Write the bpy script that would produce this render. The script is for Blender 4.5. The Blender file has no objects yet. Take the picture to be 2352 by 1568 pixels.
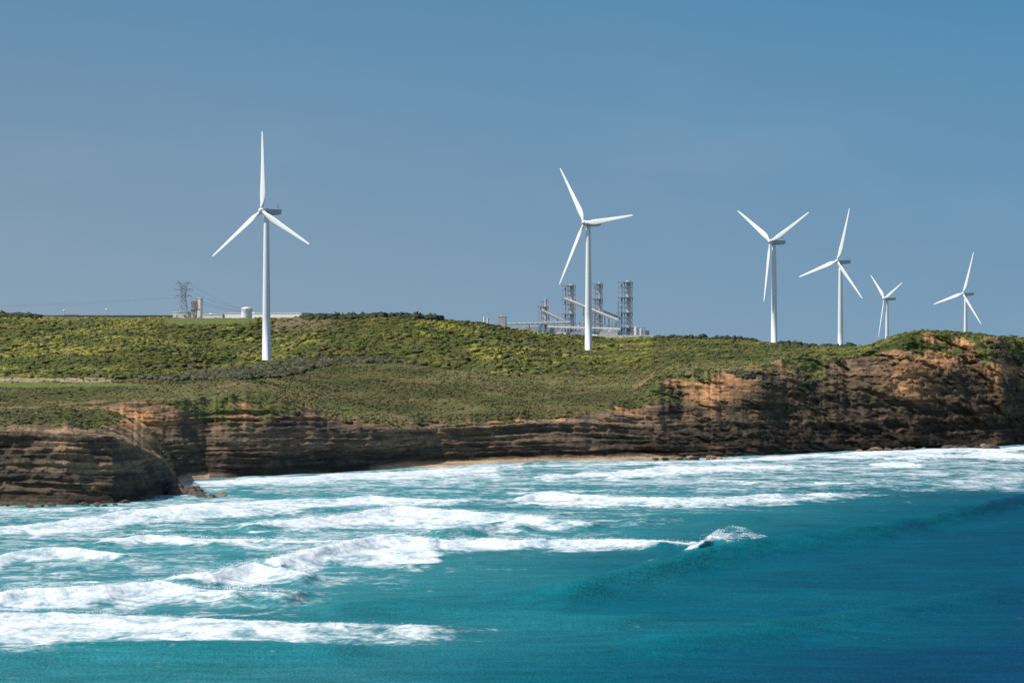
import bpy, math, numpy as np
from mathutils import Matrix, Vector
rng=np.random.default_rng(7)
F=6670.0; H=45.0; CX=1176.0; CY=784.0
scene=bpy.context.scene
# ---------------- noise ----------------
def _h(ix,iy,iz,s):
    n=(ix.astype(np.int64)*374761393+iy.astype(np.int64)*668265263+iz.astype(np.int64)*2147483647+s*1274126177)&0xffffffff
    n=((n^(n>>13))*1274126177)&0xffffffff
    n=((n^(n>>16))*2246822519)&0xffffffff
    return ((n^(n>>15))&0xffffff)/float(0xffffff)
def vn(x,y,z=None,s=0):
    x=np.asarray(x,float); y=np.asarray(y,float)+0*x
    z=np.zeros_like(x) if z is None else np.asarray(z,float)+0*x
    xi=np.floor(x);yi=np.floor(y);zi=np.floor(z)
    fx=x-xi;fy=y-yi;fz=z-zi
    fx=fx*fx*(3-2*fx);fy=fy*fy*(3-2*fy);fz=fz*fz*(3-2*fz)
    flat=not np.any(zi) and not np.any(fz)
    def L(k):
        a=_h(xi,yi,zi+k,s)*(1-fx)+_h(xi+1,yi,zi+k,s)*fx
        b=_h(xi,yi+1,zi+k,s)*(1-fx)+_h(xi+1,yi+1,zi+k,s)*fx
        return a*(1-fy)+b*fy
    if flat: return L(0)
    return L(0)*(1-fz)+L(1)*fz
def fbm(x,y,z=None,o=4,s=0):
    t=0;a=.5;n=0
    for i in range(o):
        f=2.03**i
        t=t+a*vn(np.asarray(x)*f+i*17.3,np.asarray(y)*f+i*5.1,None if z is None else np.asarray(z)*f,s+i); n+=a; a*=.5
    return t/n
def ridged(*a,**k): 
    return 1-np.abs(fbm(*a,**k)*2-1)
def sst(a,b,x):
    t=np.clip((x-a)/(b-a),0,1); return t*t*(3-2*t)
def lerp3(a,b,t): return np.asarray(a)*(1-t[...,None])+np.asarray(b)*t[...,None]
# ---------------- mesh helpers ----------------
def link(o): scene.collection.objects.link(o); return o
def raw_mesh(name,V,Fc,k,smooth=True):
    me=bpy.data.meshes.new(name)
    V=np.ascontiguousarray(V,dtype=np.float32).reshape(-1,3); Fc=np.ascontiguousarray(Fc,dtype=np.int32).reshape(-1,k)
    me.vertices.add(len(V)); me.vertices.foreach_set("co",V.ravel())
    me.loops.add(Fc.size); me.loops.foreach_set("vertex_index",Fc.ravel())
    me.polygons.add(len(Fc)); me.polygons.foreach_set("loop_start",np.arange(0,Fc.size,k,dtype=np.int32))
    me.polygons.foreach_set("use_smooth",np.full(len(Fc),smooth,dtype=bool))
    me.update(calc_edges=True); return me
def grid_mesh(name,P):
    nr,nc=P.shape[:2]; i=np.arange(nr*nc).reshape(nr,nc)
    q=np.stack([i[:-1,:-1],i[:-1,1:],i[1:,1:],i[1:,:-1]],-1)
    return raw_mesh(name,P,q,4)
def addf(me,name,a):
    at=me.attributes.new(name,'FLOAT','POINT'); at.data.foreach_set("value",np.ascontiguousarray(a,dtype=np.float32).ravel())
def addc(me,name,a):
    a=a.reshape(-1,3); b=np.ones((len(a),4),np.float32); b[:,:3]=a
    at=me.attributes.new(name,'FLOAT_COLOR','POINT'); at.data.foreach_set("color",b.ravel())
def obj(name,me,mat=None,parent=None,label=None,cat=None,kind=None,group=None,loc=None):
    o=bpy.data.objects.new(name,me); link(o)
    if mat is not None and me is not None and not me.materials: me.materials.append(mat)
    if parent: o.parent=parent
    if loc is not None: o.location=loc
    if label:o["label"]=label
    if cat:o["category"]=cat
    if kind:o["kind"]=kind
    if group:o["group"]=group
    return o
class B:
    def __init__(s): s.V=[];s.F=[]
    def box(s,x0,x1,y0,y1,z0,z1):
        n=len(s.V); s.V+=[(x0,y0,z0),(x1,y0,z0),(x1,y1,z0),(x0,y1,z0),(x0,y0,z1),(x1,y0,z1),(x1,y1,z1),(x0,y1,z1)]
        s.F+=[tuple(n+i for i in f) for f in [(0,3,2,1),(4,5,6,7),(0,1,5,4),(1,2,6,5),(2,3,7,6),(3,0,4,7)]]
    def beam(s,p,q,r,n=4,r2=None):
        p=Vector(p);q=Vector(q);d=(q-p)
        if d.length<1e-6:return
        d.normalize();u=d.orthogonal().normalized();v=d.cross(u);k=len(s.V);r2=r if r2 is None else r2
        for c,R in((p,r),(q,r2)):
            for i in range(n):
                a=2*math.pi*(i+.5)/n; s.V.append(tuple(c+u*(R*math.cos(a))+v*(R*math.sin(a))))
        for i in range(n): s.F.append((k+i,k+(i+1)%n,k+n+(i+1)%n,k+n+i))
        s.F.append(tuple(k+i for i in range(n))[::-1]); s.F.append(tuple(k+n+i for i in range(n)))
    def lathe(s,prof,n=24,c=(0,0)):
        k=len(s.V)
        for r,z in prof:
            for i in range(n):
                a=2*math.pi*i/n; s.V.append((c[0]+r*math.cos(a),c[1]+r*math.sin(a),z))
        for j in range(len(prof)-1):
            for i in range(n): s.F.append((k+j*n+i,k+j*n+(i+1)%n,k+(j+1)*n+(i+1)%n,k+(j+1)*n+i))
        s.F.append(tuple(k+i for i in range(n))[::-1]); m=k+(len(prof)-1)*n; s.F.append(tuple(m+i for i in range(n)))
    def mesh(s,name,smooth=False):
        me=bpy.data.meshes.new(name); me.from_pydata(s.V,[],s.F); me.update()
        if smooth:
            me.polygons.foreach_set("use_smooth",np.ones(len(me.polygons),dtype=bool))
        return me
# ---------------- material helpers ----------------
def newmat(name):
    m=bpy.data.materials.new(name); m.use_nodes=True; nt=m.node_tree; nt.nodes.clear()
    out=nt.nodes.new("ShaderNodeOutputMaterial"); return m,nt,out
def N(nt,t,**k):
    n=nt.nodes.new(t)
    for a,b in k.items(): setattr(n,a,b)
    return n
def math_(nt,op,a,b=None,c=None,clamp=False):
    n=N(nt,"ShaderNodeMath",operation=op); n.use_clamp=clamp
    for i,v in enumerate((a,b,c)):
        if v is None: continue
        if isinstance(v,(int,float)): n.inputs[i].default_value=v
        else: nt.links.new(v,n.inputs[i])
    return n.outputs[0]
def mixc(nt,f,a,b,bt='MIX'):
    n=N(nt,"ShaderNodeMix",data_type='RGBA',blend_type=bt)
    for s,v in((n.inputs[0],f),(n.inputs[6],a),(n.inputs[7],b)):
        if isinstance(v,(int,float)): s.default_value=v
        elif isinstance(v,tuple): s.default_value=(*v,1) if len(v)==3 else v
        else: nt.links.new(v,s)
    return n.outputs[2]
def noise(nt,vec,scale,det=4,rough=.55,msc=None,dist=0):
    if msc:
        mp=N(nt,"ShaderNodeMapping"); nt.links.new(vec,mp.inputs[0]); mp.inputs['Scale'].default_value=msc; vec=mp.outputs[0]
    n=N(nt,"ShaderNodeTexNoise"); nt.links.new(vec,n.inputs['Vector']); n.inputs['Scale'].default_value=scale; n.inputs['Detail'].default_value=det; n.inputs['Roughness'].default_value=rough; n.inputs['Distortion'].default_value=dist
    return n.outputs['Fac']
def mapr(nt,v,a,b,c,d,smooth=False):
    n=N(nt,"ShaderNodeMapRange"); 
    if smooth: n.interpolation_type='SMOOTHSTEP'
    nt.links.new(v,n.inputs[0]); 
    for i,x in enumerate((a,b,c,d)): n.inputs[i+1].default_value=x
    return n.outputs[0]
def simple(name,col,rough=.6,var=.15,scale=.6,metal=0,bump=0):
    m,nt,out=newmat(name); p=N(nt,"ShaderNodeBsdfPrincipled"); g=N(nt,"ShaderNodeNewGeometry")
    f=noise(nt,g.outputs['Position'],scale,5)
    dark=tuple(c*(1-var) for c in col); lite=tuple(min(1,c*(1+var*.6)) for c in col)
    nt.links.new(mixc(nt,f,dark,lite),p.inputs['Base Color']); p.inputs['Roughness'].default_value=rough; p.inputs['Metallic'].default_value=metal
    if bump:
        b=N(nt,"ShaderNodeBump"); b.inputs['Strength'].default_value=bump; nt.links.new(f,b.inputs['Height']); nt.links.new(b.outputs[0],p.inputs['Normal'])
    nt.links.new(p.outputs[0],out.inputs[0]); return m

# ================= TERRAIN =================
T=np.array([
(-500,1114,1012,20,946,46,9),(150,1112,1012,20,944,46,9),(260,1111,1012,20,934,46,9),(330,1110,1012,20,928,46,9),(411,1106,1014,20,925,46,9),
(470,1100,1012,20,918,44,9),(520,1097,1005,14,912,38,3),(560,1094,1000,14,905,38,1),(620,1091,990,13,915,36,1),(700,1086,985,13,937,30,1),
(770,1082,985,11,957,26,1),(850,1078,985,10,962,26,3),(1000,1070,980,15,962,32,7),(1100,1067,972,17,955,36,8),
(1250,1063,972,18,955,40,9),(1340,1061,967,20,942,42,9),(1400,1059,962,22,930,44,8),(1460,1057,960,24,922,48,6),
(1505,1056,955,26,878,60,5),(1560,1054,945,30,856,68,3),(1650,1051,935,32,850,72,1),(1740,1049,925,34,838,75,1),
(1800,1045,915,36,824,76,1),(1850,1042,910,36,822,76,1),(1950,1037,905,36,824,76,1),(2000,1035,890,36,808,75,1),
(2070,1033,865,36,777,72,1),(2130,1031,850,36,766,70,1),(2200,1029,850,36,772,72,1),(2300,1025,860,36,779,74,1),
(2352,1020,870,36,790,74,1),(2850,1005,870,36,795,74,1)],float)
TH=np.array([(-500,1168,990,14),(0,1160,988,14),(150,1160,992,14),(260,1157,1006,15),(320,1150,1028,16),(350,1144,1046,15),(372,1138,1058,14),(388,1133,1076,12),(398,1130,1094,9),(405,1127,1112,7),(410,1125,1124,5),(416,1124,1140,4),(424,1124,1160,4)],float)
MID=np.array([(-500,865,1250),(300,862,1260),(611,833,1482),(900,818,1480),(1150,815,1550),(1350,804,1741),(1550,798,1720),(1700,802,1650),
(1850,804,1560),(1950,807,1500),(2000,797,1440),(2070,771,1400),(2130,763,1390),(2200,768,1390),(2352,779,1410),(2850,785,1420)],float)
SKY=np.array([(-500,724,1740),(0,724,1740),(100,727,1740),(250,729,1740),(400,730,1740),(600,731,1760),(700,728,1740),(850,726,1740),(930,725,1740),(1000,731,1760),
(1100,741,1800),(1180,757,1850),(1250,770,1900),(1400,779,1950),(1560,778,1950),(1700,780,1920),(1790,790,1880),(1850,796,1850),(1950,799,1750),
(2000,792,1600),(2040,780,1500),(2070,767,1450),(2130,760,1440),(2200,765,1450),(2300,773,1460),(2352,778,1470),(2850,782,1470)],float)
BK=np.array([(-500,61),(700,61),(850,57),(1000,50),(1250,48),(1500,46),(1700,40),(1850,27),(1950,18),(2050,13),(2850,13)],float)
sm=lambda a,n=5:np.convolve(np.pad(a,(n//2,n//2),'edge'),np.ones(n)/n,'valid')
z_of=lambda y,d:H-(y-785)*d/F
loP=[(290,872),(350,874),(450,876),(560,872),(640,866),(700,855),(760,840),(860,838),(980,833)]
hiP=[(290,871),(350,870),(450,861),(560,847),(640,833),(700,821),(760,815),(860,823),(980,832)]
def put(c,colr,m): return c*(1-m[...,None])+np.asarray(colr)*m[...,None]
def terr(head):
    cols=np.arange(-130,425,1.6) if head else np.concatenate([np.arange(-500,-60,8),np.arange(-60,2412,2.0),np.arange(2412,2851,8)])
    nc=len(cols)
    def col(tab,k): return np.interp(cols,tab[:,0],tab[:,k])
    jag=(fbm(cols/40,0*cols,s=5)-.5); jag2=(fbm(cols/14,0*cols,s=6)-.5)
    if head:
        by=sm(col(TH,1),5); d0=F*H/(by-785); tp=np.clip((412-cols)/60,0,1)
        d1=d0+1; d2=d0+sm(col(TH,3)); z2=z_of(sm(col(TH,2),5)+(jag*12+jag2*5)*tp,d2)
        d3=np.full(nc,972.); zb=np.interp(cols,[-500,190,290],[22.0,22.0,0]); k_=np.clip((cols-190)/100,0,1)
        z3=np.where(cols<190,22.0,22.0*(1-k_)+(z2+4.0*tp)*k_); z3=np.minimum(z3,23)
        ctrl=[(d0-30,d0*0-5),(d0,d0*0-.2),(d1,np.minimum(.8,z2*.5)),(d2,z2),(d3,z3),(d3+45,z3-9)]; cnt=[3,3,66,90,12]; hc=z2; jz=0*d0
    else:
        by=sm(col(T,1),3); d0=F*H/(by-785)
        bw=sm(col(T,6)); s1=sm(col(T,3)); s2=col(T,5)
        d1=d0+bw; d2=d0+bw*.5+s1; d3=sm(np.maximum(d0+s2,d2+6),9)
        z2=z_of(col(T,2)+jag*14+jag2*5,d2); z3=z_of(sm(col(T,4),9),d3); jz=-(jag*16+jag2*7)*d3/F
        dm=sm(col(MID,2),31); zm=z_of(sm(col(MID,1),31),dm)
        ds=sm(col(SKY,2),31); zs=z_of(sm(col(SKY,1),21),ds); ds=np.maximum(ds,dm+30)
        db=np.full(nc,2700.); zb=col(BK,1)
        ctrl=[(d0-40,d0*0-5),(d0,d0*0),(d1,d0*0+1.1),(d2,z2),(d3,z3),(dm,zm),(ds,zs),(db,zb),(d0*0+9000,d0*0+6),(d0*0+9300,d0*0-20)]
        cnt=[3,5,66,66,170,140,30,10,2]; hc=z3
    D=[];Z=[];S=[]
    for k,n in enumerate(cnt):
        a,b=ctrl[k],ctrl[k+1]
        for i in range(n):
            t=i/n
            tz=t*t*(3-2*t) if (head and k==3) else t
            D.append(a[0]+(b[0]-a[0])*t); Z.append(a[1]+(b[1]-a[1])*tz); S.append(np.full(nc,k+t))
    D.append(ctrl[-1][0]);Z.append(ctrl[-1][1]);S.append(np.full(nc,float(len(cnt))))
    D=np.array(D);Z=np.array(Z);S=np.array(S)
    r0=sum(cnt[:4])
    if not head:
        for it in range(25): Z[r0+1:-3]=(Z[r0:-4]+2*Z[r0+1:-3]+Z[r0+2:-2])/4
        Z+=jz[None]*np.where(S<4,np.clip(S-3,0,1),np.exp(-np.maximum(S-4,0)*22))
    PX=np.broadcast_to(cols,D.shape); X0=(PX-CX)/F*D; hc=np.broadcast_to(hc,D.shape)
    fade=(1-sst(3.02,3.25,S)) if head else (1-sst(4.0,4.12,S))
    w=sst(1.6,2.3,S)*fade
    if head: w=w*np.clip((hc+1)/8,0,1)
    wt=np.clip(1-np.abs(S-3.2)/1.3,0,1)
    byy=np.broadcast_to(d2,D.shape)
    hk=np.clip((hc-18)/26,0,1)*sst(900,1400,PX)
    sh=X0+Z*1.15
    spur=ridged(sh/46,byy/60,Z/60,s=12,o=3)-.62
    dd=-spur*(7+29*hk)*w*(.3+.8*wt)*(.6 if head else 1)
    ph=Z/1.9+ (fbm(X0/70,D/70,Z/30,s=21)-.5)*3.5
    saw=ph-np.floor(ph); ledge=(np.where(saw<.8,saw/.8,(1-saw)/.2)-.5)
    lstr=np.clip(2.4*(fbm(X0/14,D/14,Z/2.5,s=33,o=4)-.22),0,2)
    hard=fbm(ph*.9,X0/45,s=31,o=3)
    wc=sst(2,2.15,S)*(fade if head else (1-sst(3.6,4.0,S)))
    if head: wc=wc*np.clip((hc+1)/8,0,1)
    dd+=-(ledge*1.7*lstr*(1-.45*hk)+(hard-.5)*5.0*(1-.4*hk))*wc
    f3=fbm(X0/3.0,D/3.0,Z/1.6,s=41,o=4)-.5
    f4=ridged((X0+Z*.9)/22,D/22,Z/14,s=45,o=5)-.7
    f6=ridged((X0+Z*1.2)/8,D/8,Z/5.5,s=48,o=4)-.7
    dd+=(f3*(2.4+2.2*hk)+f4*(3.5+11*hk)+f6*(1.6+4.6*hk))*w
    D2=D+dd; X=(PX-CX)/F*D2
    Zt=Z+ (fbm(X/3.5,D2/3.5,Z/2,s=51,o=3)-.5)*(1.1+1.5*hk)*w*sst(2.0,2.3,S)
    land=sst(3.02,3.25,S)*np.clip(hc/6,0,1) if head else sst(3.9,4.2,S)
    bum=fbm(X/3.2,D2/3.2,s=61,o=3); big=fbm(X/28,D2/28,s=62,o=4)-.5
    if head: Zt+=land*((bum-.5)*1.0+(ridged(X/9,D2/26,s=63,o=3)-.7)*2.2)
    else: Zt+=land*((bum-.5)*1.0+big*3.6*np.clip((S-4)*3,0,1)*(1-sst(5.6,5.95,S)))
    PY=785+(H-Zt)*F/D2
    # ---- colour ----
    yj=PY+(fbm(X/18,D2/18,s=71)-.5)*10
    olive=np.array((.175,.165,.042)); green=np.array((.105,.125,.035)); dkg=np.array((.055,.068,.025))
    m1=sst(.35,.65,fbm(X/22,D2/40,s=81)); m2=sst(.42,.62,fbm(X/7,D2/12,s=82)); m4=sst(.42,.6,fbm(X/45,D2/75,s=83,o=5))
    veg=lerp3(lerp3(olive,green,m1),dkg,m2*.42)
    heath=lerp3(lerp3(np.array((.18,.165,.062)),np.array((.115,.135,.042)),m1),np.array((.20,.15,.08)),m2*.35)
    heath=heath*(1-.32*m4[...,None]); veg=veg*(1-.25*m4[...,None])
    hy=np.interp(PX,[-60,400,560,700,860,1000,1150,1400,1600,2352],[868,872,866,846,832,834,850,855,835,835])
    hs_=np.interp(PX,[-60,860,1050,2352],[7,7,46,46])
    hz=sst(0,1,(yj-hy+hs_*.5)/hs_)
    if head: hz=np.ones_like(hz)
    vegc=veg*(1-hz[...,None])+heath*hz[...,None]
    nz=(fbm(X/10,D2/30,s=91)-.5); nz2=fbm(X/14,D2/20,s=92,o=4)
    lp=((S>4)&(S<7.2)) if not head else np.zeros(S.shape,bool)
    ylo=np.interp(PX,[0,200,330],[890,889,886]); yhi=np.interp(PX,[0,150,265,330],[879,880,880,883])
    golf=lp*sst(-1.5,0.5,PY-yhi+nz*3)*(1-sst(-.5,1.5,PY-ylo+nz*3))*(1-sst(315,345,PX))
    vegc=put(vegc,(.135,.175,.05),golf)
    dry=lp*sst(866,869,PY+nz*6)*(1-sst(877,880,PY+nz*4))*(1-sst(240,275,PX+nz*60))
    vegc=put(vegc,(.42,.33,.20),dry*.9)
    emb=lp*(1-sst(744,748,PY+nz*12))*sst(350,400,PX)*(1-sst(575,605,PX))*(S>5)
    vegc=put(vegc,(.15,.175,.05),emb*.9)
    emb2=lp*(1-sst(732,736,PY+nz*8))*sst(60,90,PX)*(1-sst(690,720,PX))*(S>5)
    vegc=put(vegc,(.16,.16,.07),emb2*.7)
    bare=lp*sst(728,737,PY)*(1-sst(752,766,PY+nz*20))*sst(625,650,PX)*(1-sst(740,800,PX+nz*80))*(S>5)
    vegc=put(vegc,(.20,.14,.09),bare*.75)
    tx=np.interp(PY,[735,755,770,785,805],[630,632,640,655,674]); trk=lp*(np.abs(PX-tx)<5)*(PY>740)*(PY<808)
    vegc=put(vegc,(.26,.18,.12),trk*.9)
    bl_=np.interp(PX,*zip(*loP)); bh_=np.interp(PX,*zip(*hiP))
    band=lp*(PX>290)*(PX<980)*sst(-3,3,PY-bh_+nz*22)*(1-sst(-2,1,PY-bl_+nz*12))*sst(.36,.5,nz2)
    vegc=put(vegc,(.085,.08,.045),band*.9)
    st=fbm(ph*1.3,X/60,s=101,o=3); n1=fbm(X/9,D2/9,Zt/4,s=102,o=5); n2=fbm(X/30,D2/30,Zt/14,s=103,o=3); n8=fbm(X/2.5,D2/2.5,Zt/1.5,s=104,o=3)
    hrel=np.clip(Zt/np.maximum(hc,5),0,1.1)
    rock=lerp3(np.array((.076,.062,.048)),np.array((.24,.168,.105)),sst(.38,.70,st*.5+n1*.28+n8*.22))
    rock=rock*(.66+.38*sst(.0,.6,hrel))[...,None]*(1-.42*hk*(1-sst(.65,.97,hrel)))[...,None]  # shade painted into the rock: darker toward the base, most on tall cliffs
    blob=lambda cx,cy,rx,ry:np.exp(-((PX-cx)/rx)**2-((PY-cy)/ry)**2)
    ob=blob(2140,800,60,35)*1.6+blob(2200,780,80,16)*1.4+blob(1600,872,75,26)*1.5+blob(1640,915,40,25)*1.0+blob(2080,890,50,36)*.9+blob(1390,940,60,16)*1.3+blob(1800,840,80,16)*.9+blob(640,932,120,14)*1.0+blob(560,955,90,22)*.5+blob(290,965,50,30)*.7+blob(2300,850,50,40)*.6+blob(1150,965,250,6)*.8+blob(360,960,60,30)*.6
    org=sst(.47,.62,n1*.5+n2*.3+hrel*.2)
    org=np.clip(org*.25*sst(.5,.95,hrel)+ob*sst(.38,.58,n1+.06),0,1)
    rock=put(rock,(.56,.295,.13),org*.92)
    palem=(PX<330)*np.exp(-((PY-1003)/14.)**2)*sst(.4,.6,n1)*(S<3.6)*(1 if head else 0)
    rock=put(rock,(.44,.31,.19),np.clip(palem,0,1)*.85)
    n5=fbm(X/6,D2/6,Zt/4,s=111,o=4)
    slope_veg=sst(.50,.60,n5*.6+fbm(X/25,D2/25,Zt/18,s=112)*.4)*sst(2.9,3.6,S)
    rv=np.clip(slope_veg*.7,0,1)*(1-.9*np.clip(ob,0,1))
    rv=np.maximum(rv,sst(.60,.70,n2)*.4*sst(2.2,2.6,S))
    rock=put(rock,(.088,.084,.046),np.clip(rv,0,1)*(S<4.6)*.8)
    if head: Sv=np.interp(PX,[-130,200,240,290,424],[3.08,3.1,3.3,3.75,3.9])
    else: Sv=np.interp(PX,[-60,440,600,760,900,1300,1400,1500,2352],[3.85,3.85,3.8,3.5,3.45,3.45,3.6,3.82,3.85])
    rim=(fbm(X/18,D2/18,s=115,o=5)-.5)
    ms=sst(-.15,.15,S-Sv+(n5-.5)*(.6 if head else 1.0)+rim*(1.0 if head else 2.0)*(S<4.3))
    if head: ms=ms*sst(3.0,3.08,S)
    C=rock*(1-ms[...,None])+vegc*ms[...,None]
    if not head:
        sand=(1-sst(1.95,2.1,S+ (n1-.5)*.2))
        C=put(C,(.48,.33,.20),sand*np.where((PX>480)&(PX<850),.3,1)*sst(2,5,np.broadcast_to(bw,PX.shape)))
    vegmask=ms*(1-golf)*(1-np.clip(dry,0,1)*.7)*(1-emb)*(1-emb2*.97)*(1-bare*.7)*(1-trk)
    return dict(cols=cols,X=X,D=D,D2=D2,Zt=Zt,S=S,PX=PX,PY=PY,C=np.clip(C,0,1),ms=ms,hz=hz,vegmask=vegmask,band=band,rv=rv,m1=m1,m4=m4,r0=r0)
mt,nt,out=newmat("terrain_ground"); p=N(nt,"ShaderNodeBsdfPrincipled"); g=N(nt,"ShaderNodeNewGeometry"); a=N(nt,"ShaderNodeAttribute",attribute_name="Col")
av=N(nt,"ShaderNodeAttribute",attribute_name="veg")
fn=noise(nt,g.outputs['Position'],.9,6,.7); fs=noise(nt,g.outputs['Position'],1,6,.62,(.05,.05,1.3))
fr=mapr(nt,fs,.3,.7,.5,1.5); fr2=mapr(nt,fn,.3,.7,.55,1.45)
mulr=math_(nt,'MULTIPLY',fr,fr2); sel=N(nt,"ShaderNodeMix",data_type='FLOAT'); nt.links.new(av.outputs['Fac'],sel.inputs[0]); nt.links.new(mulr,sel.inputs[2]); nt.links.new(fr2,sel.inputs[3])
vm=N(nt,"ShaderNodeVectorMath",operation='SCALE'); nt.links.new(a.outputs['Color'],vm.inputs[0]); nt.links.new(sel.outputs[0],vm.inputs['Scale'])
nt.links.new(vm.outputs[0],p.inputs['Base Color']); p.inputs['Roughness'].default_value=.95; p.inputs['Specular IOR Level'].default_value=.1
b=N(nt,"ShaderNodeBump"); b.inputs['Strength'].default_value=.8; b.inputs['Distance'].default_value=1.0
nt.links.new(math_(nt,'ADD',math_(nt,'MULTIPLY',fn,.8),math_(nt,'MULTIPLY',fs,.9)),b.inputs['Height']); nt.links.new(b.outputs[0],p.inputs['Normal']); nt.links.new(p.outputs[0],out.inputs[0])
TM=terr(False); TP=terr(True)
for nm,t_,lb in(("terrain",TM,"scrub covered headland with layered sandstone cliffs"),("headland",TP,"low layered rock headland running out into the surf")):
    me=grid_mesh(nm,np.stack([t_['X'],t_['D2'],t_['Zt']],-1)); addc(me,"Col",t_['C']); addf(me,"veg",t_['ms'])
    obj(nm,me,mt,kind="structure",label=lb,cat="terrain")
cols,X,D,D2,Zt,S,PX,PY,ms,hz,vegmask,band,rv,m1,m4,r0=[TM[k] for k in('cols','X','D','D2','Zt','S','PX','PY','ms','hz','vegmask','band','rv','m1','m4','r0')]
def zat(px,d):
    j=int(np.argmin(np.abs(cols-px))); return float(np.interp(d,D2[r0:,j],Zt[r0:,j]))
def W(px,d): return (px-CX)/F*d
def ground(px,py):
    j=int(np.argmin(np.abs(cols-px))); q=PY[r0:,j]
    i=np.where(q<=py)[0]; i=i[0] if len(i) else 250
    return float(D2[r0+i,j]),float(Zt[r0+i,j])

# ================= SCRUB =================
def ico(n):
    import bmesh
    bm=bmesh.new(); bmesh.ops.create_icosphere(bm,subdivisions=n,radius=1)
    V=np.array([v.co[:] for v in bm.verts]);Fc=np.array([[v.index for v in f.verts] for f in bm.faces]); bm.free(); return V,Fc
IV,IF=ico(2)
IV1,IF1=ico(1)
def clumps(name,pos,size,colr,hs=.8,IVx=IV,IFx=IF,lift=.15,cj=.16):
    n=len(pos); base=pos+rng.normal(0,.6,(n,3))*np.array((1,1,0))
    nv=len(IVx)
    jit=1+rng.normal(0,.28,(n,nv,1))
    ang=rng.uniform(0,6.28,n);c,s=np.cos(ang),np.sin(ang)
    V=IVx[None]*jit; Vx=V[...,0]*c[:,None]-V[...,1]*s[:,None]; Vy=V[...,0]*s[:,None]+V[...,1]*c[:,None]
    sc=np.stack([size*rng.uniform(.9,1.9,n),size*rng.uniform(.8,1.5,n),size*hs*rng.uniform(.7,1.2,n)],-1)
    V=np.stack([Vx,Vy,V[...,2]],-1)*sc[:,None]; V=V+base[:,None]; V[...,2]+=(sc[:,2]*lift)[:,None]
    Fc=IFx[None]+(np.arange(n)*nv)[:,None,None]
    me=raw_mesh(name,V,Fc,3,True)
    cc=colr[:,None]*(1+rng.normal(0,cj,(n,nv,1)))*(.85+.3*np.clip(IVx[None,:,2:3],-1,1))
    addc(me,"Col",np.clip(cc,0.004,1)); return me
P3=lambda t,ii,jj:np.stack([t['X'][ii,jj],t['D2'][ii,jj],t['Zt'][ii,jj]],-1)
ms_,nt,out=newmat("scrub_foliage"); p=N(nt,"ShaderNodeBsdfPrincipled"); a=N(nt,"ShaderNodeAttribute",attribute_name="Col"); g=N(nt,"ShaderNodeNewGeometry")
fn=noise(nt,g.outputs['Position'],1.6,4,.7); vm=N(nt,"ShaderNodeVectorMath",operation='SCALE'); nt.links.new(a.outputs['Color'],vm.inputs[0]); nt.links.new(mapr(nt,fn,.3,.7,.6,1.4),vm.inputs['Scale'])
nt.links.new(vm.outputs[0],p.inputs['Base Color']); p.inputs['Roughness'].default_value=.9; p.inputs['Specular IOR Level'].default_value=.15
b=N(nt,"ShaderNodeBump"); b.inputs['Strength'].default_value=.8; b.inputs['Distance'].default_value=.5; nt.links.new(fn,b.inputs['Height']); nt.links.new(b.outputs[0],p.inputs['Normal'])
nt.links.new(p.outputs[0],out.inputs[0])
dpx=np.gradient(cols)[None,:]; area=dpx/F*D*np.abs(np.gradient(D,axis=0))
inf=(PX>-90)&(PX<2440)
tb=[(612,833,1482),(1352,804,1741)]
clear=np.ones_like(PX)
for px_,py_,d_ in tb: clear*=~((np.abs(PX-px_)<11)&(D2>d_-40)&(D2<d_+8))
def wpick(wf,n):
    sh_=wf.shape; wf=wf.ravel(); cs=np.cumsum(wf); k=np.searchsorted(cs,rng.uniform(0,cs[-1],n)); k=np.clip(k,0,wf.size-1); return np.unravel_index(k,sh_)
dens=sst(.3,.6,fbm(X/16,D2/25,s=121))*.72+.28
ii,jj=wpick((S>4.02)*(S<6.3)*(1-hz)*dens*(1-band)*area*inf*vegmask*clear,46000)
yel=(sst(.42,.6,fbm(X/16,D2/30,s=131))*(1-.5*m4))[ii,jj]
rr=rng.uniform(0,1,len(ii))
cA=lerp3(np.array((.095,.118,.036)),np.array((.255,.24,.05)),np.clip(yel*.95*(rr<.78)+.1,0,1))
cA[rr>.95]=(.16,.12,.075); cA[(rr>.78)&(rr<.84)]=(.062,.073,.03)
cA*=(1-.24*m4[ii,jj])[:,None]
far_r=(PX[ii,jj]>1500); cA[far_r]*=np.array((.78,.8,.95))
big_=1+.45*(sst(.48,.65,fbm(X/30,D2/50,s=141))[ii,jj])
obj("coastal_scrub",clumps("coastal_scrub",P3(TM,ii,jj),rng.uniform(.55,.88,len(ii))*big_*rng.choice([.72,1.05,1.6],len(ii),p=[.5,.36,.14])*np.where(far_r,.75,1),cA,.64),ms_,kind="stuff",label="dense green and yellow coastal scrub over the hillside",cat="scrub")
def heathc(m1v,m4v,n):
    rr=rng.uniform(0,1,n)
    cB=lerp3(np.array((.18,.165,.064)),np.array((.115,.132,.044)),np.clip(m1v+rng.normal(0,.25,n),0,1)); cB[rr>.9]=(.21,.165,.11); cB[(rr>.83)&(rr<.9)]=(.075,.085,.038)
    return cB*(1-.34*m4v)[:,None]
ii,jj=wpick((S>3.1)*(S<5.8)*np.clip(hz,0,1)*dens*(1-band)*area*inf*vegmask*clear,34000)
Pm=P3(TM,ii,jj); cm=heathc(m1[ii,jj],m4[ii,jj],len(ii))
aP=np.gradient(TP['cols'])[None,:]/F*TP['D']*np.abs(np.gradient(TP['D'],axis=0))
i2,j2=wpick((TP['S']>3.05)*(TP['S']<4.6)*TP['vegmask']*aP,3600)
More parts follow.
